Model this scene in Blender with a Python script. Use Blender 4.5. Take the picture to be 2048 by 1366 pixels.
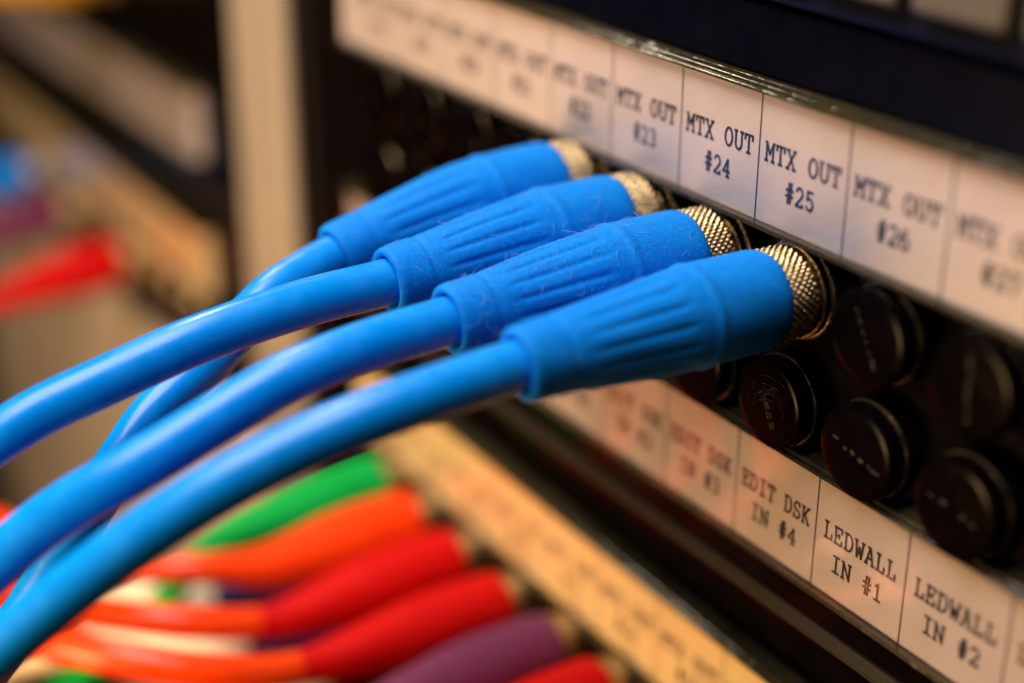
import bpy, math, random
import numpy as np

# ------------------------------------------------------------------ clean start
for o in list(bpy.data.objects):
    bpy.data.objects.remove(o, do_unlink=True)
scene = bpy.context.scene
COL = scene.collection
S = 0.009            # metres per jack pitch; all shapes below are written in pitches
V = np.array

# ------------------------------------------------------------------ camera
FPX, YAW, PITCH, ROLL = 3117.92, 1.01440, 0.41586, -0.0025
CPOS = V([8.99848, -7.87940, 3.13007])
fw = V([-math.sin(YAW) * math.cos(PITCH), math.cos(YAW) * math.cos(PITCH), -math.sin(PITCH)])
r0 = np.cross(fw, V([0, 0, 1.0])); r0 /= np.linalg.norm(r0)
d0 = np.cross(fw, r0)
rt = math.cos(ROLL) * r0 + math.sin(ROLL) * d0
dn = -math.sin(ROLL) * r0 + math.cos(ROLL) * d0
from mathutils import Matrix, Vector
cam_d = bpy.data.cameras.new("camera")
cam = bpy.data.objects.new("camera", cam_d); COL.objects.link(cam)
M4 = Matrix.Identity(4)
for i in range(3):
    M4[i][0] = rt[i]; M4[i][1] = -dn[i]; M4[i][2] = -fw[i]; M4[i][3] = CPOS[i] * S
cam.matrix_world = M4
cam_d.sensor_width = 36.0
cam_d.lens = FPX / 2048 * 36
cam_d.clip_start = 0.002
cam_d.clip_end = 20
cam_d.dof.use_dof = True
cam_d.dof.focus_distance = 12.35 * S
cam_d.dof.aperture_fstop = (cam_d.lens / 1000) / (0.63 * S)
cam_d.dof.aperture_blades = 0
scene.camera = cam

# ------------------------------------------------------------------ world, lamps, exposure
w = bpy.data.worlds.new("World"); scene.world = w; w.use_nodes = True
bg = w.node_tree.nodes["Background"]
bg.inputs[0].default_value = (0.9, 0.72, 0.55, 1); bg.inputs[1].default_value = 0.007

def area(name, pos, target, size, power, color, size_y=None):
    l = bpy.data.lights.new(name, 'AREA'); l.energy = power * S * S; l.color = color
    l.shape = 'RECTANGLE'; l.size = size * S; l.size_y = (size_y or size) * S
    o = bpy.data.objects.new(name, l); COL.objects.link(o)
    o.location = Vector(pos) * S
    o.rotation_euler = (Vector(target) - Vector(pos)).to_track_quat('-Z', 'Y').to_euler()
    return o
area("ceiling_softbox", (-4, -12, 20), (-1, -2, -2), 20, 12800, (1.0, 0.89, 0.84), 15)
area("warm_lamp", (-4, -18, -6), (-6, 0, -5), 5, 4700, (1.0, 0.60, 0.26), 5)
area("side_lamp", (-18, -2.6, 14.5), (-1, 0, 0), 2.5, 2000, (1.0, 0.86, 0.62), 2.5)

vs = scene.view_settings
scene.display_settings.display_device = 'sRGB'
vs.view_transform = 'Standard'; vs.look = 'None'; vs.exposure = -0.24; vs.gamma = 1; vs.use_curve_mapping = False
scene.cycles.use_denoising = True
scene.cycles.max_bounces = 10
scene.cycles.transparent_max_bounces = 16
scene.cycles.caustics_reflective = False
scene.cycles.caustics_refractive = False

# ------------------------------------------------------------------ materials
def mat(name, col, rough=0.5, metal=0.0, spec=0.5, bump=None, var=None, rvar=0.0, sheen=0.0, coat=0.0, sss=0.0, trans=0.0, aniso=None):
    m = bpy.data.materials.new(name); m.use_nodes = True
    n = m.node_tree.nodes; L = m.node_tree.links; b = n["Principled BSDF"]
    b.inputs["Base Color"].default_value = (*col, 1)
    b.inputs["Roughness"].default_value = rough
    b.inputs["Metallic"].default_value = metal
    b.inputs["Specular IOR Level"].default_value = spec
    b.inputs["Sheen Weight"].default_value = sheen
    b.inputs["Coat Weight"].default_value = coat
    if sss:
        b.inputs["Subsurface Weight"].default_value = sss
        b.inputs["Subsurface Radius"].default_value = (0.3, 0.6, 1.0)
        b.inputs["Subsurface Scale"].default_value = 0.05 * S
    tc = n.new("ShaderNodeTexCoord")
    if bump:
        scale, dist, detail = bump
        nz = n.new("ShaderNodeTexNoise"); nz.inputs["Scale"].default_value = scale / S; nz.inputs["Detail"].default_value = detail
        L.new(tc.outputs["Object"], nz.inputs["Vector"])
        bp = n.new("ShaderNodeBump"); bp.inputs["Distance"].default_value = dist * S; bp.inputs["Strength"].default_value = 1.0
        L.new(nz.outputs["Fac"], bp.inputs["Height"]); L.new(bp.outputs["Normal"], b.inputs["Normal"])
    if var:
        col2, scale, lo, hi = var
        nz2 = n.new("ShaderNodeTexNoise"); nz2.inputs["Scale"].default_value = scale / S; nz2.inputs["Detail"].default_value = 6
        L.new(tc.outputs["Object"], nz2.inputs["Vector"])
        rp = n.new("ShaderNodeMapRange"); rp.inputs["From Min"].default_value = lo; rp.inputs["From Max"].default_value = hi
        L.new(nz2.outputs["Fac"], rp.inputs["Value"])
        mx = n.new("ShaderNodeMix"); mx.data_type = 'RGBA'
        mx.inputs[6].default_value = (*col, 1); mx.inputs[7].default_value = (*col2, 1)
        L.new(rp.outputs["Result"], mx.inputs[0]); L.new(mx.outputs[2], b.inputs["Base Color"])
        if rvar:
            r2 = n.new("ShaderNodeMapRange"); r2.inputs["From Min"].default_value = 0.3; r2.inputs["From Max"].default_value = 0.7
            r2.inputs["To Min"].default_value = rough - rvar; r2.inputs["To Max"].default_value = rough + rvar
            L.new(nz2.outputs["Fac"], r2.inputs["Value"]); L.new(r2.outputs["Result"], b.inputs["Roughness"])
    return m

def boot_mat(name, col, dusty):
    return mat(name, col, rough=0.6, spec=0.12, bump=(34, 0.0035, 7), var=(dusty, 24, 0.42, 0.80), rvar=0.08, sheen=0.0)
def cable_mat(name, col, c2=None):
    return mat(name, col, rough=0.27, spec=0.38, bump=(3.0, 0.003, 3), var=(c2 or tuple(min(1, c * 1.15 + 0.01) for c in col), 5, 0.45, 0.9), rvar=0.06)

M = {}
M['blue_boot'] = boot_mat('blue rubber', (0.0, 0.200, 0.75), (0.004, 0.27, 0.78))
M['blue_cable'] = cable_mat('blue cable jacket', (0.0, 0.265, 0.84))
M['red_boot'] = boot_mat('red rubber', (0.60, 0.002, 0.002), (0.63, 0.003, 0.002))
M['scarlet_boot'] = boot_mat('scarlet rubber', (0.96, 0.050, 0.001), (0.96, 0.06, 0.002))
M['red_cable'] = cable_mat('orange red cable jacket', (0.95, 0.055, 0.001))
M['purple_boot'] = boot_mat('purple rubber', (0.16, 0.028, 0.085), (0.2, 0.05, 0.1))
M['purple_cable'] = cable_mat('purple cable jacket', (0.18, 0.03, 0.1))
M['green_boot'] = boot_mat('green rubber', (0.0, 0.40, 0.06), (0.0, 0.40, 0.06))
M['green_cable'] = cable_mat('green cable jacket', (0.0, 0.40, 0.06))
M['navy_boot'] = boot_mat('navy rubber', (0.012, 0.014, 0.09), (0.02, 0.02, 0.1))
M['cream_cable'] = cable_mat('cream cable jacket', (0.85, 0.73, 0.52))
M['yellow_boot'] = boot_mat('yellow rubber', (0.75, 0.42, 0.01), (0.7, 0.4, 0.02))
M['yellow_cable'] = cable_mat('yellow cable jacket', (0.75, 0.42, 0.01))
M['nickel'] = mat('warm tinted nickel', (0.72, 0.56, 0.33), rough=0.22, metal=1.0, bump=(22, 0.006, 3), var=(( 0.50, 0.38, 0.21)), rvar=0) if False else \
    mat('warm tinted nickel', (0.58, 0.44, 0.24), rough=0.30, metal=1.0, bump=(22, 0.006, 3), var=((0.40, 0.29, 0.15), 6, 0.45, 0.8), rvar=0.08)  # nickel with the reflected warmth of its surroundings put into the golden colour
M['black_plate'] = mat('black powder coat', (0.003, 0.002, 0.0018), rough=0.17, spec=0.10, bump=(30, 0.0004, 5), var=((0.005, 0.0035, 0.003), 4, 0.45, 0.8), rvar=0.03)
M['black_cap'] = mat('black cap plastic', (0.0018, 0.0010, 0.0009), rough=0.2, spec=0.05, bump=(14, 0.0010, 6), var=((0.003, 0.002, 0.0015), 7, 0.5, 0.8), rvar=0.05)
M['cap_mark'] = mat('lit marks and scuffs', (0.011, 0.009, 0.007), rough=0.35, spec=0.4, bump=(30, 0.02, 3))  # lit glints put into the colour of the raised marks; scuffs share it
M['paper'] = mat('label paper', (0.64, 0.565, 0.545), rough=0.75, spec=0.2, bump=(14, 0.004, 8), var=((0.60, 0.52, 0.495), 3, 0.42, 0.8))
M['yellow_paper'] = mat('yellowed label paper', (0.92, 0.72, 0.38), rough=0.75, spec=0.2, bump=(14, 0.004, 8), var=((0.89, 0.67, 0.33), .6, 0.42, 0.8))
M['ink'] = mat('printed ink', (0.012, 0.012, 0.022), rough=0.6, spec=0.3, var=((0.035, 0.035, 0.05), 18, 0.4, 0.75))
M['faint_ink'] = mat('faint smudged ink', (0.55, 0.52, 0.50), rough=0.7, spec=0.2)
M['lip'] = mat('acrylic edge', (0.035, 0.028, 0.013), rough=0.14, spec=0.6, bump=(5, 0.010, 3), var=((0.02, 0.016, 0.008), 5, 0.42, 0.62), rvar=0.1)
M['beige'] = mat('beige painted steel', (0.37, 0.31, 0.22), rough=0.5, bump=(12, 0.006, 5), var=((0.33, 0.27, 0.19), 0.6, 0.4, 0.7))
M['lit_beige'] = mat('lit beige paint', (0.66, 0.54, 0.38), rough=0.5, bump=(12, 0.006, 5), var=((0.60, 0.48, 0.33), 0.6, 0.4, 0.7))  # beige lightened so the warm light on the panel is in its colour
M['olive_edge'] = mat('lit olive edge', (0.022, 0.017, 0.010), rough=0.4, spec=0.3, bump=(20, 0.004, 4))  # highlight along the flange chamfer put into an olive colour
M['navy'] = mat('dark navy enamel', (0.002, 0.0022, 0.006), rough=0.2, spec=0.12, bump=(26, 0.0004, 4), var=((0.003, 0.0032, 0.008), 3, 0.4, 0.7))
M['navy_light'] = mat('navy enamel', (0.006, 0.007, 0.018), rough=0.2, spec=0.12, bump=(26, 0.0004, 4), var=((0.007, 0.0085, 0.021), 3, 0.4, 0.7))
M['key'] = mat('grey key plastic', (0.075, 0.066, 0.055), rough=0.5, bump=(20, 0.006, 4), var=((0.065, 0.056, 0.047), 3, 0.4, 0.7))
M['dark_wall'] = mat('dark cabinet', (0.010, 0.008, 0.007), rough=0.8, spec=0.2, bump=(2, 0.02, 4))
M['lint'] = mat('lint', (0.16, 0.36, 0.72), rough=0.9, spec=0.2)
M['lit_connector'] = mat('lit connector metal', (0.78, 0.56, 0.27), rough=0.55, metal=1.0, bump=(22, 0.006, 3))  # lighter copy of the connector metal, lit look put into the colour
M['shaded_connector'] = mat('shaded connector metal', (0.30, 0.215, 0.10), rough=0.35, metal=1.0, bump=(22, 0.006, 3))  # darker copy of the connector metal, shade put into the colour

def cover_mat(name, ior):
    m = bpy.data.materials.new(name); m.use_nodes = True
    n = m.node_tree.nodes; L = m.node_tree.links; n.remove(n["Principled BSDF"])
    out = n["Material Output"]
    tr = n.new("ShaderNodeBsdfTransparent"); tr.inputs[0].default_value = (0.975, 0.96, 0.94, 1)
    gl = n.new("ShaderNodeBsdfGlossy"); gl.inputs["Roughness"].default_value = 0.07
    fr = n.new("ShaderNodeFresnel")
    ge = n.new("ShaderNodeNewGeometry"); mr = n.new("ShaderNodeMapRange")   # thin sheet: both faces reflect alike
    mr.inputs["To Min"].default_value = ior; mr.inputs["To Max"].default_value = 1 / ior
    L.new(ge.outputs["Backfacing"], mr.inputs["Value"]); L.new(mr.outputs["Result"], fr.inputs[0])
    tc = n.new("ShaderNodeTexCoord"); nz = n.new("ShaderNodeTexNoise"); nz.inputs["Scale"].default_value = 1.1 / S; nz.inputs["Detail"].default_value = 2
    bp = n.new("ShaderNodeBump"); bp.inputs["Distance"].default_value = 0.02 * S
    L.new(tc.outputs["Object"], nz.inputs["Vector"]); L.new(nz.outputs["Fac"], bp.inputs["Height"])
    L.new(bp.outputs["Normal"], gl.inputs["Normal"])
    mx = n.new("ShaderNodeMixShader")
    L.new(fr.outputs[0], mx.inputs[0]); L.new(tr.outputs[0], mx.inputs[1]); L.new(gl.outputs[0], mx.inputs[2])
    L.new(mx.outputs[0], out.inputs["Surface"])
    return m
M['cover'] = cover_mat('clear acrylic', 1.36)
M['gloss_cover'] = cover_mat('glossy acrylic', 1.72)

# ------------------------------------------------------------------ mesh helpers
class MB:
    def __init__(s): s.v = []; s.f = []; s.m = []
    def add(s, verts, faces, mi=0):
        o = len(s.v); s.v += [tuple(map(float, q)) for q in verts]
        s.f += [tuple(i + o for i in f) for f in faces]; s.m += [mi] * len(faces)
    def box(s, lo, hi, mi=0):
        x0, y0, z0 = lo; x1, y1, z1 = hi
        v = [(x0, y0, z0), (x1, y0, z0), (x1, y1, z0), (x0, y1, z0), (x0, y0, z1), (x1, y0, z1), (x1, y1, z1), (x0, y1, z1)]
        s.add(v, [(3, 2, 1, 0), (4, 5, 6, 7), (0, 1, 5, 4), (1, 2, 6, 5), (2, 3, 7, 6), (3, 0, 4, 7)], mi)
    def prism_x(s, prof, x0, x1, mi=0):
        """profile [(y,z)] closed, extruded along X"""
        n = len(prof)
        v = [(x0, y, z) for y, z in prof] + [(x1, y, z) for y, z in prof]
        f = [(i, (i + 1) % n, (i + 1) % n + n, i + n) for i in range(n)]
        f += [tuple(range(n))[::-1], tuple(range(n, 2 * n))]
        s.add(v, f, mi)
    def lathe(s, prof, c, n=64, mi=0, close=False, mod=None):
        """profile [(y,r)] turned about the -Y axis through c=(x,z)"""
        v = []; f = []
        for k, (y, r) in enumerate(prof):
            for j in range(n):
                a = 2 * math.pi * j / n
                rr = r + (mod(k, y, a) if mod else 0)
                v.append((c[0] + rr * math.cos(a), y, c[1] + rr * math.sin(a)))
        for k in range(len(prof) - 1):
            for j in range(n):
                f.append((k * n + j, k * n + (j + 1) % n, (k + 1) * n + (j + 1) % n, (k + 1) * n + j))
        if close:
            f.append(tuple(range(n))); f.append(tuple(range((len(prof) - 1) * n, len(prof) * n))[::-1])
        s.add(v, f, mi)
    def sweep(s, P, rad, n=32, mi=0, cap=True):
        """tube along points P with rad[i] or rad[i][j] radii, rotation minimising frame"""
        P = np.asarray(P, float); T = np.gradient(P, axis=0); T /= np.linalg.norm(T, axis=1)[:, None]
        u = np.cross(T[0], V([0, 0, 1.0])); 
        if np.linalg.norm(u) < 1e-3: u = np.cross(T[0], V([1.0, 0, 0]))
        u /= np.linalg.norm(u); v = []; f = []
        for i in range(len(P)):
            u = u - T[i] * np.dot(u, T[i]); u /= np.linalg.norm(u); b = np.cross(T[i], u)
            for j in range(n):
                a = 2 * math.pi * j / n
                rr = rad[i] if np.isscalar(rad[i]) else rad[i][j]
                v.append(P[i] + rr * (math.cos(a) * u + math.sin(a) * b))
        for k in range(len(P) - 1):
            for j in range(n):
                f.append((k * n + j, k * n + (j + 1) % n, (k + 1) * n + (j + 1) % n, (k + 1) * n + j))
        if cap:
            f.append(tuple(range(n))[::-1]); f.append(tuple(range((len(P) - 1) * n, len(P) * n)))
        s.add(v, f, mi)
    def build(s, name, mats, parent=None, smooth=True, bevel=0, angle=35):
        me = bpy.data.meshes.new(name)
        org = V(parent['o']) if parent is not None and 'o' in parent else V([0, 0, 0.0])
        me.from_pydata([((x - org[0]) * S, (y - org[1]) * S, (z - org[2]) * S) for x, y, z in s.v], [], s.f)
        if not isinstance(mats, (list, tuple)): mats = [mats]
        for mm in mats: me.materials.append(mm)
        me.polygons.foreach_set('material_index', s.m)
        me.update()
        import bmesh
        bm = bmesh.new(); bm.from_mesh(me); bmesh.ops.recalc_face_normals(bm, faces=bm.faces)
        for e in bm.edges:
            e.smooth = not (len(e.link_faces) == 2 and e.calc_face_angle(0) > math.radians(angle))
        for fc in bm.faces: fc.smooth = smooth
        bm.to_mesh(me); bm.free()
        o = bpy.data.objects.new(name, me); COL.objects.link(o)
        if parent is not None:
            o.parent = parent
            if 'o' in parent: o['o'] = list(org)
        if bevel:
            bv = o.modifiers.new('bevel', 'BEVEL'); bv.width = bevel * S; bv.segments = 3; bv.limit_method = 'ANGLE'
            bv.angle_limit = math.radians(40)
        return o

ALL = []
def thing(name, label, cat, pos=(0, 0, 0), group=None):
    o = bpy.data.objects.new(name, None); COL.objects.link(o); o.location = Vector(pos) * S
    o.empty_display_size = 0.3 * S
    o['o'] = [float(q) for q in pos]
    o['label'] = label; o['category'] = cat
    if group: o['group'] = group
    ALL.append(o); return o
def copy_tree(o, parent=None):
    c = o.copy(); COL.objects.link(c); c.parent = parent
    for ch in o.children: copy_tree(ch, c)
    return c

# ------------------------------------------------------------------ slab serif stroke letters (x 0..1, y 0..1)
def arc(cx, cy, rx, ry, a0, a1, n=14):
    return [(cx + rx * math.cos(math.radians(a0 + (a1 - a0) * i / n)), cy + ry * math.sin(math.radians(a0 + (a1 - a0) * i / n))) for i in range(n + 1)]
def sf(x, y, w=.13): return [(x - w, y), (x + w, y)]
G = {
 'M': [[(.13, 0), (.13, 1), (.5, .38), (.87, 1), (.87, 0)], [(-.0, 1), (.13, 1)], [(.87, 1), (1, 1)], sf(.12, 0, .15), sf(.88, 0, .15)],
 'T': [[(.06, .74), (.06, 1), (.94, 1), (.94, .74)], [(.5, 1), (.5, 0)], sf(.5, 0, .19)],
 'X': [[(.12, 1), (.88, 0)], [(.88, 1), (.12, 0)], sf(.14, 1, .14), sf(.86, 1, .14), sf(.14, 0, .15), sf(.86, 0, .15)],
 'O': [arc(.5, .5, .42, .5, 0, 360, 28)],
 'U': [[(.14, 1), (.14, .34)] + arc(.5, .34, .36, .34, 180, 360, 14) + [(.86, .34), (.86, 1)], sf(.14, 1, .15), sf(.86, 1, .15)],
 'E': [[(.16, 0), (.16, 1)], [(.02, 1), (.86, 1), (.86, .76)], [(.02, 0), (.9, 0), (.9, .26)], [(.16, .52), (.58, .52)], [(.58, .64), (.58, .40)]],
 'D': [[(.16, 0), (.16, 1)], [(.02, 1), (.45, 1)] + arc(.45, .5, .45, .5, 90, -90, 18) + [(.45, 0), (.02, 0)]],
 'I': [[(.5, 0), (.5, 1)], [(.16, 1), (.84, 1)], [(.16, 0), (.84, 0)]],
 'S': [arc(.5, .74, .34, .26, 20, 270, 16)[:-1] + arc(.5, .25, .38, .25, 90, -160, 16), [(.83, 1), (.83, .76)], [(.13, 0), (.13, .26)]],
 'K': [[(.16, 0), (.16, 1)], [(.84, 1), (.2, .42)], [(.38, .58), (.84, 0)], sf(.16, 1, .14), sf(.16, 0, .14), sf(.82, 1, .14), sf(.86, 0, .12)],
 'N': [[(.14, 0), (.14, 1), (.86, 0), (.86, 1)], [(0, 1), (.14, 1)], sf(.14, 0, .15), sf(.86, 1, .15)],
 'L': [[(.26, 0), (.26, 1)], sf(.26, 1, .2), [(.06, 0), (.9, 0), (.9, .32)]],
 'W': [[(.08, 1), (.26, 0), (.5, .64), (.74, 0), (.92, 1)], sf(.09, 1, .13), sf(.91, 1, .13)],
 'A': [[(.12, 0), (.47, 1), (.53, 1), (.88, 0)], [(.25, .36), (.75, .36)], [(.25, 1), (.5, 1)], sf(.12, 0, .15), sf(.88, 0, .15)],
 '#': [[(.34, -.06), (.44, 1.06)], [(.62, -.06), (.72, 1.06)], [(.12, .66), (.92, .66)], [(.1, .33), (.9, .33)]],
 '0': [arc(.5, .5, .34, .5, 0, 360, 24)],
 '1': [[(.24, .82), (.5, 1), (.5, 0)], [(.18, 0), (.82, 0)]],
 '2': [arc(.48, .70, .34, .30, 160, -30, 14) + [(.12, 0), (.86, 0), (.86, .14)]],
 '3': [arc(.46, .75, .32, .25, 150, -80, 14), arc(.46, .26, .36, .27, 85, -150, 16)],
 '4': [[(.66, 0), (.66, 1), (.1, .30), (.9, .30)], sf(.66, 0, .17)],
 '5': [[(.78, 1), (.22, 1), (.2, .54)] + arc(.46, .32, .36, .32, 120, -150, 16)],
 '6': [arc(.55, .35, .5, .65, 80, 180, 12) + arc(.5, .32, .36, .32, 180, 540, 22)],
 '7': [[(.14, .8), (.14, 1), (.86, 1), (.44, 0)]],
 '8': [arc(.5, .76, .29, .24, 0, 360, 20), arc(.5, .26, .36, .26, 0, 360, 22)],
 '9': [arc(.5, .68, .36, .32, 0, 360, 22) + arc(.36, .68, .5, .68, 0, -85, 12)],
}
def text_mesh(mb, txt, cx, base, h, adv, wid, y, sw):
    """lay a line of text, centred on cx, on the plane facing -Y"""
    x = cx - adv * len(txt) / 2; lay = 0
    for ch in txt:
        for st in G.get(ch, []):
            pts = [(x + (adv - wid) / 2 + px * wid, base + py * h) for px, py in st]
            for (ax, az), (bx, bz) in zip(pts[:-1], pts[1:]):
                dx, dz = bx - ax, bz - az; l = math.hypot(dx, dz)
                if l < 1e-6: continue
                ux, uz = dx / l * sw * .35, dz / l * sw * .35; nx, nz = -dz / l * sw / 2, dx / l * sw / 2
                yy = y - 0.00012 * (lay % 12); lay += 1
                mb.add([(ax - ux + nx, yy, az - uz + nz), (ax - ux - nx, yy, az - uz - nz), (bx + ux - nx, yy, bz + uz - nz), (bx + ux + nx, yy, bz + uz + nz)], [(0, 1, 2, 3)])
        x += adv

# ------------------------------------------------------------------ the setting behind the gear
mb = MB(); mb.box((-45, 3.0, -30), (16, 3.4, 16))
o = mb.build('wall', M['dark_wall'], smooth=False); o['kind'] = 'structure'

# ------------------------------------------------------------------ patch panels
UP, LOW = -1.45, -2.40           # the two jack rows below a panel's top strip
TY = 0.16                        # face plate front
def panel(name, label, x0, x1, z, sx0, sx1, cells_top, cells_low, jacks, paper='paper', rows=2):
    root = thing(name, label, 'patch panel', ((x0 + x1) / 2, TY, z - 4.2))
    mb = MB()
    bot = z - 4.22 if rows == 2 else z - 2.1
    mb.box((x0, TY, bot), (x1, TY + .35, z + .11))
    if rows == 2: mb.box((x0 + .01, .02, z - 4.215), (x1 - .01, TY + .05, z - 3.94)); mb.box((x0 + .01, TY + .1, z - 4.99), (x1 - .01, TY + .4, z - 4.365))
    mb.build('face_plate', M['black_plate'], root, smooth=False, bevel=.02)
    # bottom flange with its chamfer, coloured olive to look lit
    mb = MB(); dz = 0 if rows == 2 else 2.12
    mb.prism_x([(TY + .1, z - 4.222 + dz), (.0, z - 4.222 + dz), (-.05, z - 4.30 + dz), (-.05, z - 4.34 + dz), (TY + .1, z - 4.36 + dz)], x0 + .01, x1 - .01)
    mb.build('bottom_flange', M['olive_edge'], root, smooth=False)
    for (zt, cells) in ((z, cells_top), (z - 2.88, cells_low))[:rows]:
        mb = MB(); mb.box((sx0, 0, zt - 1.0), (sx1, TY - .003, zt + .05))
        strip = mb.build('label_strip', M[paper], root, smooth=False)
        # printed cell lines
        mb = MB()
        for X in range(math.ceil(sx0 + .05), math.floor(sx1) + 1):
            mb.add([(X - .006, -.004, zt - .995), (X + .006, -.004, zt - .995), (X + .006, -.004, zt + .045), (X - .006, -.004, zt + .045)], [(0, 1, 2, 3)])
        mb.build('cell_line', M['ink'], strip, smooth=False)
        for X, (l1, l2) in cells.items():
            mb = MB()
            h = .145
            a1 = {'M': .124, 'E': .108, 'L': .117}[l1[0]]
            text_mesh(mb, l1, X + .5, zt - .49, h, a1, a1 * .82, -.004, .0205)
            text_mesh(mb, l2, X + .5, zt - .755, h, .117, .098, -.004, .0205)
            mb.build('lettering', M['ink'], strip, smooth=False)
        # clear cover: sheet plus thick lips above and below
        mb = MB()
        mb.box((sx0 - .02, -.075, zt - 1.0), (sx1 + .02, -.035, zt + .05))
        lipp = [(-.088, zt + .052)] + [(-.064 - .024 * math.cos(math.radians(q)), zt + .056 + .022 * math.sin(math.radians(q))) for q in range(0, 91, 10)]
        lipp += [(-.040, zt + .080)] + [(-.014 - .026 * math.cos(math.radians(q)), zt + .084 + .022 * math.sin(math.radians(q))) for q in range(0, 91, 10)]
        lipp += [(.045, zt + .107), (.05, zt + .112), (TY - .004, zt + .112), (TY - .004, zt + .052)]
        mb.prism_x(lipp, sx0 - .03, sx1 + .03, 1)
        mb.prism_x([(-.082, zt - 1.001), (TY - .004, zt - 1.001), (TY - .004, zt - 1.05), (-.05, zt - 1.05), (-.09, zt - 1.03)], sx0 - .03, sx1 + .03, 1)
        mb.build('clear_cover', [M['cover'] if zt == z else M['gloss_cover'], M['lip']], strip, smooth=True, angle=25)
    proto = None
    for zz in (UP, LOW)[:rows]:
        for X in jacks:
            if proto is None:
                mb = MB()
                mb.lathe([(TY - .002, .40), (.13, .395), (.11, .384), (.004, .382)], (X + .5, z + zz), 64)
                mb.lathe([(.004, .386), (.003, .391), (-.008, .391), (-.014, .387), (-.018, .371), (-.010, .362), (.03, .36), (.04, .30), (-.02, .28), (-.04, .26), (-.04, .18), (.12, .17), (.12, .03), (-.0, .03), (-.005, .001)], (X + .5, z + zz), 72, mi=1)
                proto = mb.build('jack', [M['black_plate'], M['nickel']], root); p0 = (X, zz)
            else:
                c = proto.copy(); COL.objects.link(c); c.parent = root
                c.location = Vector((X - p0[0], 0, zz - p0[1])) * S
    return root

mtx = lambda n: ('MTX OUT', '#%d' % n)
top = {X: mtx(25 + X) for X in range(-7, 7)}
low = {}
for i in range(4): low[X := i - 3] = ('EDIT DSK', 'IN #%d' % (i + 1))
for i in range(6): low[i + 1] = ('LEDWALL', 'IN #%d' % (i + 1))
for i in range(4): low[i - 7] = ('EDIT DSK', 'IN #%d' % (i + 1)) if False else ('MTX OUT', '#%d' % (29 + i))
main = panel('patch_panel', 'black patch panel with MTX OUT and LEDWALL label strips and four blue plugs', -8.98, 8, 0, -7.44, 7.5, top, low, range(-7, 6))
low2 = {X: ('MTX OUT', '#%d' % (9 + X + 7)) for X in range(-7, 7)}
lowp = panel('patch_panel', 'black patch panel with amber label strip above green, red and purple plugs', -8.98, 8, -5.1, -7.44, 7.5, low2, low2, range(-7, 3), 'yellow_paper')
lt = {X: ('MTX OUT', '#%d' % (X + 40)) for X in range(-28, -13)}
la = panel('patch_panel', 'blurred black patch panel with pinkish label strip, left of the beige post', -29, -11.02, 0, -28.4, -12.7, lt, lt, range(0))
lb = panel('patch_panel', 'blurred black patch panel with amber label strip, left of the beige post', -29, -11.02, -5.1, -28.4, -12.7, lt, lt, range(-24, -13), 'yellow_paper', 1)

# ------------------------------------------------------------------ rack post, blank panels, control unit
mb = MB(); mb.box((-10.9, -.06, -18), (-9.2, .24, 8))
o = mb.build('rack_post', M['beige'], smooth=True, bevel=.22)
o['label'] = 'beige upright rack post between the two bays of patch panels'; o['category'] = 'rack post'
r = thing('blank_panel', 'beige blank panel low at the left, behind the drooping blue cables', 'blank panel', (-20, .02, -18))
mb = MB(); mb.box((-29, .02, -18), (-11.05, .4, -7.8))
mb.build('face_plate', M['lit_beige'], r, smooth=False, bevel=.05)
for zz in (-8.5, -17.4):
    mb = MB()
    for X in (-12.2, -27.8):
        mb.lathe([(.018, .33), (-.06, .33), (-.13, .25), (-.14, .0)], (X, zz), 32)
        mb.build('screw', M['nickel'], r); mb = MB()

cu = thing('control_unit', 'dark navy control unit with pale grey keys above the MTX OUT strip', 'control unit', (0, .1, .13))
mb = MB(); mb.box((-8.98, .10, .125), (8, 1.2, .655)); mb.build('lower_fascia', M['navy'], cu, smooth=False, bevel=.02)
mb = MB(); mb.box((-8.98, .22, .656), (8, 1.2, .72)); mb.build('gap_strip', M['dark_wall'], cu, smooth=False)
mb = MB(); mb.box((-8.98, .02, .721), (8, 1.2, 7)); mb.build('key_fascia', M['navy_light'], cu, smooth=False, bevel=.05)
for k in range(-3, 6):
    for j in range(3):
        mb = MB(); x0 = 1.53 + (k - 1) * .97; mb.box((x0, -.14, .93 + j * 1.1), (x0 + .86, .018, 1.87 + j * 1.1))
        mb.build('key', M['key'], cu, bevel=.07)

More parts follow.
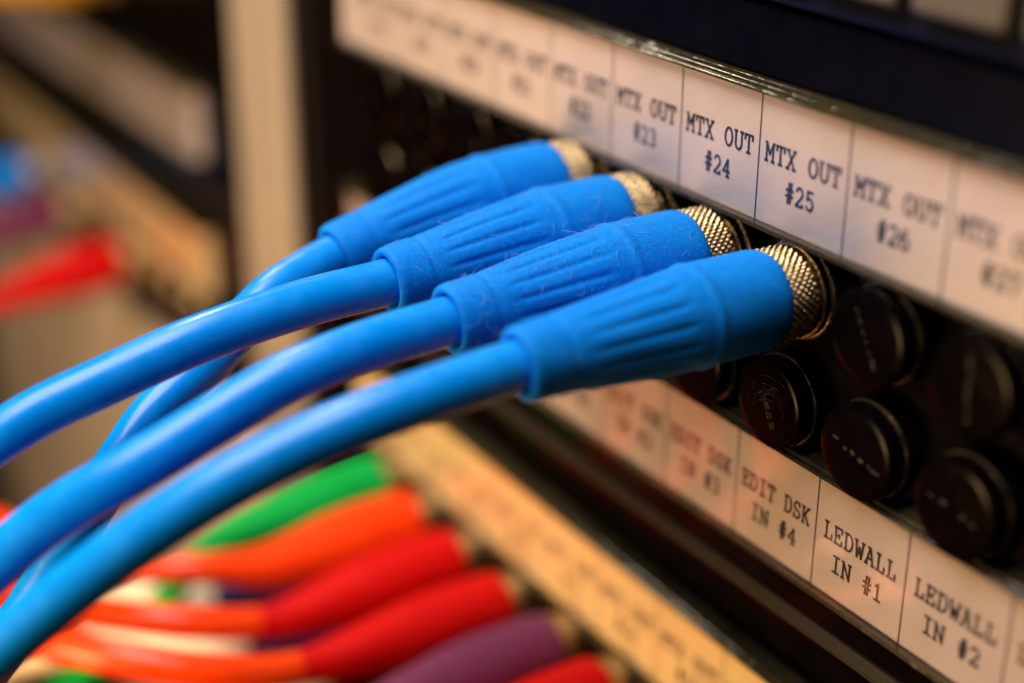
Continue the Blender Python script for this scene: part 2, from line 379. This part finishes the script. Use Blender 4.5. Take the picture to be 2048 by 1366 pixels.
# ------------------------------------------------------------------ dust caps
def cap(X, z, ang, kind, label, tone=0):
    root = thing('dust_cap', label, 'dust cap', (X, 0, z), 'black dust caps on the jacks')
    mb = MB(); c = (X, z)
    yf = -.17
    mb.lathe([(-.02, .30), (-.03, .378), (-.045, .384), (-.130, .384), (-.156, .377), (-.167, .360), (yf, .31), (yf, .0005)], c, 72)
    mb.build('cap_body', M['black_cap'], root)
    rnd = random.Random(int(X * 100 + z * 1000))
    ca, sa = math.cos(ang), math.sin(ang)
    mb = MB()
    def dash(u0, v0, u1, v1, t=.011, hgt=.008):
        d = math.hypot(u1 - u0, v1 - v0); nx, nz = -(v1 - v0) / d * t, (u1 - u0) / d * t
        q = [(u0 + nx, v0 + nz), (u0 - nx, v0 - nz), (u1 - nx, v1 - nz), (u1 + nx, v1 + nz)]
        q = [(X + a * ca - b * sa, z + a * sa + b * ca) for a, b in q]
        v = [(a, yf - .0005, b) for a, b in q] + [(a, yf - hgt, b) for a, b in q]
        mb.add(v, [(0, 1, 2, 3), (7, 6, 5, 4), (0, 4, 5, 1), (1, 5, 6, 2), (2, 6, 7, 3), (3, 7, 4, 0)])
    if kind == 'torn':
        for u in (-.02, .06, .15):
            for dv in (-.028, -.006, .018):
                dash(u, dv, u + .055 + rnd.random() * .015, dv + .004, .0045)
    else:
        u = -.24
        while u < .24:
            l = .03 + rnd.random() * .06
            if kind == 'worn' and rnd.random() < .25: u += l; continue
            dash(u, rnd.uniform(-.012, .012), u + l, rnd.uniform(-.012, .012), .006 + rnd.random() * .012, .004 + rnd.random() * .008)
            u += l + .02 + rnd.random() * .03
    mb.build('raised_marks', M['cap_mark'], root, smooth=False)
    if kind == 'torn':
        mb = MB()
        for k in range(26):   # whitened scuffs and hairs on the battered face
            a0 = rnd.uniform(-.5, 2.6); rr = rnd.uniform(.04, .24); ln = rnd.uniform(.3, 1.6)
            cx, cz = rnd.uniform(-.10, .10), rnd.uniform(-.02, .14)
            pts = []
            for i in range(14):
                a = a0 + ln * i / 13
                x_, z_ = cx + rr * math.cos(a), cz + rr * .55 * math.sin(a)
                s_ = min(1, .33 / max(1e-6, math.hypot(x_, z_)))
                pts.append((X + x_ * s_, yf - .004 - .010 * abs(math.sin(a * 3)), z + z_ * s_))
            mb.sweep(pts, [.0016 + .001 * rnd.random()] * 14, 5)
        mb.build('scuffs', M['cap_mark'], root)
    return root
for X, a, n in ((1, -1.05, 26), (2, -1.5, 27), (3, -.4, 28), (4, .9, 29)):
    cap(X + .5, UP, a, 'plain', 'black dust cap directly below the MTX OUT #%d label' % n)
for X, a, k, lab in ((-1, .4, 'plain', 'black dust cap half hidden under the front blue plug, above EDIT DSK IN #3'),
                  (0, -1.12, 'torn', 'battered black dust cap with scuffed face above the EDIT DSK IN #4 label'),
                  (1, -.22, 'worn', 'black dust cap above the LEDWALL IN #1 label'),
                  (2, -.15, 'worn', 'black dust cap above the LEDWALL IN #2 label'),
                  (3, .5, 'plain', 'black dust cap above the LEDWALL IN #3 label')):
    cap(X + .5, LOW, a, k, lab)
ordn = {-4: 'first', -5: 'second', -6: 'third', -7: 'fourth'}
for X in (-7, -6, -5, -4):
    cap(X + .5, UP, .3 * X, 'plain', 'blurred black dust cap in the upper jack row, %s left of the blue plugs' % ordn[X])
for X in (-7, -6):
    cap(X + .5, LOW, .3 * X, 'plain', 'blurred black dust cap in the lower jack row, %s' % ('nearest the beige post' if X == -7 else 'second from the beige post'))

# ------------------------------------------------------------------ plugs with their cables
def ray(u, v, depth):
    d = rt * (u - 1024) / FPX + dn * (v - 683) / FPX + fw
    return CPOS + d * depth
def spline(P, n=24):
    """centripetal Catmull-Rom through P, resampled evenly"""
    P = [np.asarray(q, float) for q in P]
    P = [2 * P[0] - P[1]] + P + [2 * P[-1] - P[-2]]
    out = []
    for i in range(1, len(P) - 2):
        p0, p1, p2, p3 = P[i - 1:i + 3]
        t0 = 0; t1 = t0 + np.linalg.norm(p1 - p0) ** .5; t2 = t1 + np.linalg.norm(p2 - p1) ** .5; t3 = t2 + np.linalg.norm(p3 - p2) ** .5
        for t in np.linspace(t1, t2, n, endpoint=False):
            a1 = (t1 - t) / (t1 - t0) * p0 + (t - t0) / (t1 - t0) * p1
            a2 = (t2 - t) / (t2 - t1) * p1 + (t - t1) / (t2 - t1) * p2
            a3 = (t3 - t) / (t3 - t2) * p2 + (t - t2) / (t3 - t2) * p3
            b1 = (t2 - t) / (t2 - t0) * a1 + (t - t0) / (t2 - t0) * a2
            b2 = (t3 - t) / (t3 - t1) * a2 + (t - t1) / (t3 - t1) * a3
            out.append((t2 - t) / (t2 - t1) * b1 + (t - t1) / (t2 - t1) * b2)
    out.append(P[-2]); return np.array(out)
def smoothpath(P, it):
    P = P.copy()
    for _ in range(it):
        P[1:-1] = .5 * P[1:-1] + .25 * (P[:-2] + P[2:])
    return P
def at_arc(P, s):
    d = np.concatenate([[0], np.cumsum(np.linalg.norm(np.diff(P, axis=0), axis=1))])
    return np.stack([np.interp(s, d, P[:, i]) for i in range(3)], -1), d[-1]

SEG = [(-.02, .31), (0, .350), (.012, .372), (.04, .390), (.09, .399), (.64, .403), (.675, .404), (.69, .411), (.715, .415), (.74, .411), (.76, .402), (.78, .397),
       (.88, .392), (1.90, .296), (1.935, .288), (1.95, .284), (1.965, .291), (1.98, .293), (2.02, .291), (2.16, .287), (2.22, .283), (2.25, .273), (2.265, .254), (2.267, .238), (2.255, .218), (2.20, .212)]
SEG_SMOOTH = [(-.02, .31), (0, .350), (.02, .378), (.05, .395), (.10, .402), (.70, .400), (1.2, .360), (1.7, .285), (2.05, .228), (2.30, .19), (2.42, .182), (2.45, .178)]
def win(s, a, b, e):
    f = lambda t: max(0, min(1, t)) ** 2 * (3 - 2 * max(0, min(1, t)))
    return f((s - a) / e) * f((b - s) / e)

def plug(name, label, X, z, pts, boot_m, cable_m, group, d_cable=.385, s_boot=.39, seed=0, lint=0, hi=True, metal=True, k_len=1.0, fat=1.0, cat='cable'):
    """pts: path after the straight connector (boot axis, then cable)"""
    root = thing(name, label, cat, (X, .1, z), group)
    P = spline([(X, .1, z), (X, -.25, z), (X, -.7, z + (pts[0][2] - z) * .15)] + pts, 30)
    P = smoothpath(P, 12)
    D = np.concatenate([[0], np.cumsum(np.linalg.norm(np.diff(P, axis=0), axis=1))])
    g = lambda s: np.stack([np.interp(s, D, P[:, i]) for i in range(3)], -1)
    rnd = random.Random(seed)
    # connector: knurled coupling, slotted neck and bright rim
    mb = MB(); c = (X, z); N = 180 if hi else 48
    nk = 26
    kn = [(-.36 + .31 * i / nk, .358) for i in range(nk + 1)]
    def tri(t): return abs((t % 1.0) - .5) * 2
    def mod(k, y, a):
        u = a / (2 * math.pi) * 38; v = y / .066
        q = tri(u + v) * tri(u - v)
        e = min(1, min(k, nk - k) / 1.5)
        return e * (.030 * min(1, q * 1.6) - .004)
    mb.lathe(kn, c, N * 2 if hi else N, mod=mod if hi else None)
    ph = rnd.random() * 6
    def slots(k, y, a):
        if not hi: return 0
        return -.012 if (math.sin(a * 9 + ph) > .55 and -.034 < y < .04) else 0
    mb.lathe([(-.05, .350), (-.046, .335), (-.036, .333), (-.033, .345), (.038, .345), (.042, .332), (.052, .332)], c, 144 if hi else 48, mod=slots)
    mb.lathe([(.05, .332), (.052, .40), (.060, .414), (.075, .418), (.09, .414), (.098, .40), (.155, .39)], c, 96 if hi else 48)
    mb.build('connector', M['nickel'] if hi else M['lit_connector'] if X < -10 else M['shaded_connector'], root, angle=50)
    # boot
    n = 144 if hi else 48
    prof = []
    seg = SEG if hi else SEG_SMOOTH
    for (a, b) in zip(seg[:-1], seg[1:]):
        k = max(1, int((b[0] - a[0]) / (.02 if hi else .08)))
        for i in range(k): prof.append((a[0] + (b[0] - a[0]) * i / k, a[1] + (b[1] - a[1]) * i / k))
    prof.append(seg[-1])
    s = V([q[0] for q in prof]) * k_len + s_boot
    ctr = g(s); rad = []
    off = rnd.random()
    nz = [rnd.uniform(0, 6.28) for _ in range(6)]
    for (ss, r) in prof:
        wv = win(ss, .84, 1.88, .24) if hi else 0
        row = []
        for j in range(n):
            a = 2 * math.pi * j / n
            t = (a / (2 * math.pi) * 15 + off) % 1.0 - .5
            gr = -.019 * math.exp(-(t / .15) ** 2) * wv + .003 * wv
            wob = .0025 * math.sin(3 * a + 5 * ss + nz[0]) + .0018 * math.sin(7 * a - 9 * ss + nz[1]) if ss < 2.15 else 0
            row.append((r * fat if ss < .6 else r * (1 + (fat - 1) * max(0, 1 - (ss - .6) / 1.2))) + gr + wob)
        rad.append(row)
    # sweep with the tangents of the path, not of the folded end of the profile
    tmp = MB()
    T = g(s + .01) - g(s - .01); T /= np.linalg.norm(T, axis=1)[:, None]
    vv = []; ff = []
    u = V([1.0, 0, 0])
    for i in range(len(s)):
        uu = u - T[i] * np.dot(u, T[i]); uu /= np.linalg.norm(uu); b = np.cross(T[i], uu)
        for j in range(n):
            a = 2 * math.pi * j / n
            vv.append(ctr[i] + rad[i][j] * (math.cos(a) * uu + math.sin(a) * b))
    for k in range(len(s) - 1):
        for j in range(n): ff.append((k * n + j, k * n + (j + 1) % n, (k + 1) * n + (j + 1) % n, (k + 1) * n + j))
    tmp.add(vv, ff)
    boot = tmp.build('boot', boot_m, root, angle=70)
    if lint:
        mb = MB()
        for k in range(lint):
            i = int(rnd.betavariate(1.3, 1.3) * (len(s) - 4)); 
            a = rnd.gauss(1.45, .75)      # on the upper side, where dust settles
            j = int(a / (2 * math.pi) * n) % n
            base = vv[i * n + j]; nrm = base - ctr[i]; nrm /= np.linalg.norm(nrm)
            if rnd.random() < .955:
                rr = rnd.uniform(.002, .0052)
                q = base + nrm * rr * .4
                mb.add([q + rr * V(t) for t in ((1, 0, 0), (-1, 0, 0), (0, 1, 0), (0, -1, 0), (0, 0, 1), (0, 0, -1))],
                       [(0, 2, 4), (2, 1, 4), (1, 3, 4), (3, 0, 4), (2, 0, 5), (1, 2, 5), (3, 1, 5), (0, 3, 5)])
            else:
                t1 = V([rnd.gauss(0, 1) for _ in range(3)]); t1 -= nrm * np.dot(t1, nrm); t1 /= np.linalg.norm(t1); t2 = np.cross(nrm, t1)
                L_ = rnd.uniform(.03, .16); bow = rnd.uniform(-.6, .6); lift = rnd.uniform(0, .35)
                pp = [base + nrm * (.003 + lift * L_ * math.sin(math.pi * q / 7)) + t1 * L_ * (q / 7) + t2 * L_ * bow * math.sin(math.pi * q / 7) for q in range(8)]
                mb.sweep(pp, [.0014] * 8, 4)
        l = mb.build('lint', M['lint'], boot); l['kind'] = 'stuff'
    # cable
    s0 = s_boot + 2.21 * k_len
    ss = np.arange(s0, D[-1], .06 if hi else .15); Q = g(ss)
    mb = MB(); mb.sweep(Q, [d_cable / 2] * len(Q), 48 if hi else 24)
    mb.build('cable', cable_m, root, angle=70)
    return root

GB = 'blue video cables plugged into the upper jack row'
def path(list_): return [ray(*q) for q in list_]
plug('video_cable', 'front blue cable plugged in below the MTX OUT #25 label, beside the dust caps', .5, -1.45,
     [V([.5, -1.5, -1.465]), V([.5, -2.56, -1.49])] + path([(800, 810, 10.72), (614, 884, 10.58), (480, 951, 10.54), (355, 1025, 10.54), (222, 1117, 10.58), (89, 1222, 10.66), (-40, 1335, 10.8), (-170, 1475, 11.0)]),
     M['blue_boot'], M['blue_cable'], GB, .385, seed=5, lint=200)
plug('video_cable', 'dusty blue cable plugged in below the MTX OUT #24 label', -.5, -1.425,
     [V([-.5, -1.5, -1.45]), V([-.5, -2.56, -1.51])] + path([(712, 699, 11.49), (567, 759, 11.3), (435, 836, 11.17), (327, 902, 11.09), (227, 960, 11.06), (150, 1003, 11.08), (76, 1054, 11.12), (0, 1118, 11.18), (-80, 1200, 11.3), (-180, 1330, 11.5)]),
     M['blue_boot'], M['blue_cable'], GB, .385, seed=9, lint=1500)
plug('video_cable', 'blue cable plugged in below the MTX OUT #23 label, arching out over the others', -1.5, -1.40,
     [V([-1.5, -1.5, -1.44]), V([-1.5, -2.56, -1.53])] + path([(632, 600, 12.33), (509, 638, 12.12), (390, 681, 11.95), (290, 725, 11.84), (184, 774, 11.74), (92, 817, 11.68), (0, 873, 11.62), (-80, 930, 11.6), (-220, 1060, 11.7)]),
     M['blue_boot'], M['blue_cable'], GB, .385, seed=14, lint=800)
plug('video_cable', 'rearmost blue cable below the MTX OUT #22 label, dropping steeply behind the others', -2.5, -1.36,
     [V([-2.5, -1.4, -1.42]), V([-2.5, -2.52, -1.63])] + path([(596, 554, 13.25), (543, 590, 13.1), (470, 665, 12.9), (411, 728, 12.75), (343, 791, 12.6), (295, 844, 12.5), (250, 910, 12.4), (205, 975, 12.35), (152, 1062, 12.35), (105, 1143, 12.4), (50, 1230, 12.5), (-20, 1330, 12.7), (-110, 1450, 13)]),
     M['blue_boot'], M['blue_cable'], GB, .385, seed=3, lint=120)

GR = 'red plugs in the lower patch panel'
Z2 = -6.45
lowkw = dict(hi=False)
plug('video_cable', 'blurred green cable plugged in below the amber label strip', -6.3, Z2 + .12,
     [V([-6.25, -1.4, -6.36])] + path([(425, 1092, 18.3), (375, 1140, 18.2), (335, 1192, 18.4), (250, 1283, 18.8), (150, 1362, 19.2), (30, 1480, 19.8)]),
     M['green_boot'], M['green_cable'], None, .34, **lowkw)
plug('video_cable', 'blurred orange-red cable next to the green plug', -5.45, Z2 + .02,
     [V([-5.42, -1.4, -6.42])] + path([(530, 1133, 17.8), (400, 1136, 17.55), (300, 1137, 17.6), (150, 1114, 18.2), (0, 1050, 19.4), (-150, 980, 20.8)]),
     M['scarlet_boot'], M['red_cable'], GR, .34, **lowkw)
plug('video_cable', 'blurred red cable second below the green plug', -4.45, Z2,
     [V([-4.43, -1.4, -6.44])] + path([(545, 1242, 16.9), (400, 1246, 16.6), (300, 1237, 16.6), (190, 1224, 16.9), (0, 1180, 17.9), (-150, 1150, 19)]),
     M['red_boot'], M['red_cable'], GR, .36, **lowkw)
plug('video_cable', 'blurred red cable between the purple plug and the other red cables', -3.42, Z2 - .03,
     [V([-3.4, -1.4, -6.44])] + path([(570, 1340, 15.9), (400, 1340, 15.6), (250, 1318, 15.6), (120, 1290, 15.9), (-50, 1240, 16.7), (-200, 1190, 17.6)]),
     M['red_boot'], M['red_cable'], GR, .36, **lowkw)
plug('video_cable', 'blurred purple cable leaving the lower patch panel', -2.42, Z2,
     [V([-2.41, -1.4, -6.42]), V([-2.4, -2.5, -6.42]), V([-2.6, -3.6, -6.6]), V([-3.2, -4.8, -7.1]), V([-4.4, -6.0, -7.9])],
     M['purple_boot'], M['purple_cable'], None, .40, **lowkw)
plug('video_cable', 'red plug at the bottom edge of the picture, beside the purple plug', -1.5, Z2,
     [V([-1.5, -1.4, -6.46]), V([-1.5, -2.5, -6.5]), V([-1.7, -3.6, -6.7]), V([-2.3, -4.8, -7.3]), V([-3.4, -6.0, -8.2])],
     M['red_boot'], M['red_cable'], GR, .36, **lowkw)
plug('video_cable', 'dark navy plug with a cream cable glimpsed between the two upper red cables', -6.5, -7.5,
     [V([-6.5, -1.4, -7.5]), V([-6.6, -2.5, -7.5])] + path([(380, 1205, 18.9), (270, 1195, 19.0), (160, 1190, 19.4), (0, 1180, 20.2)]),
     M['navy_boot'], M['cream_cable'], 'navy plugs with cream cables', .40, **lowkw)
plug('video_cable', 'dark navy plug with a cream cable glimpsed between the two lower red cables', -5.5, -7.5,
     [V([-5.5, -1.4, -7.46]), V([-5.55, -2.4, -7.4])] + path([(430, 1294, 18.0), (330, 1286, 18.1), (180, 1290, 18.6), (0, 1330, 19.4)]),
     M['navy_boot'], M['cream_cable'], 'navy plugs with cream cables', .40, **lowkw)

# far bay on the left
plug('video_cable', 'large blurred red plug left of the beige post', -16.2, -6.58,
     [V([-16.2, -1.4, -6.68]), V([-16.2, -2.6, -6.9]), V([-16.1, -4.2, -7.5]), V([-15.6, -5.5, -8.4])],
     M['red_boot'], M['red_cable'], None, .30, fat=1.12, **lowkw)
plug('video_cable', 'blurred blue plug at the left edge of the picture', -21.8, -6.55,
     [V([-21.8, -1.4, -6.6]), V([-21.8, -2.6, -6.7]), V([-21.8, -4.2, -7.3])],
     M['blue_boot'], M['blue_cable'], None, .40, **lowkw)
plug('video_cable', 'blurred purple plug behind the large red plug', -19.6, -6.7,
     [V([-19.6, -1.4, -6.8]), V([-19.6, -2.6, -6.95]), V([-19.6, -4.2, -7.3])],
     M['purple_boot'], M['purple_cable'], None, .40, **lowkw)
plug('video_cable', 'blurred yellow plug at the top left corner of the picture', -16.3, -1.64,
     [V([-16.4, -1.4, -1.62]), V([-16.5, -2.6, -1.62]), V([-16.6, -4.2, -2.2])],
     M['yellow_boot'], M['yellow_cable'], None, .40, **lowkw)

for o in COL.objects:
    if 'o' in o: del o['o']
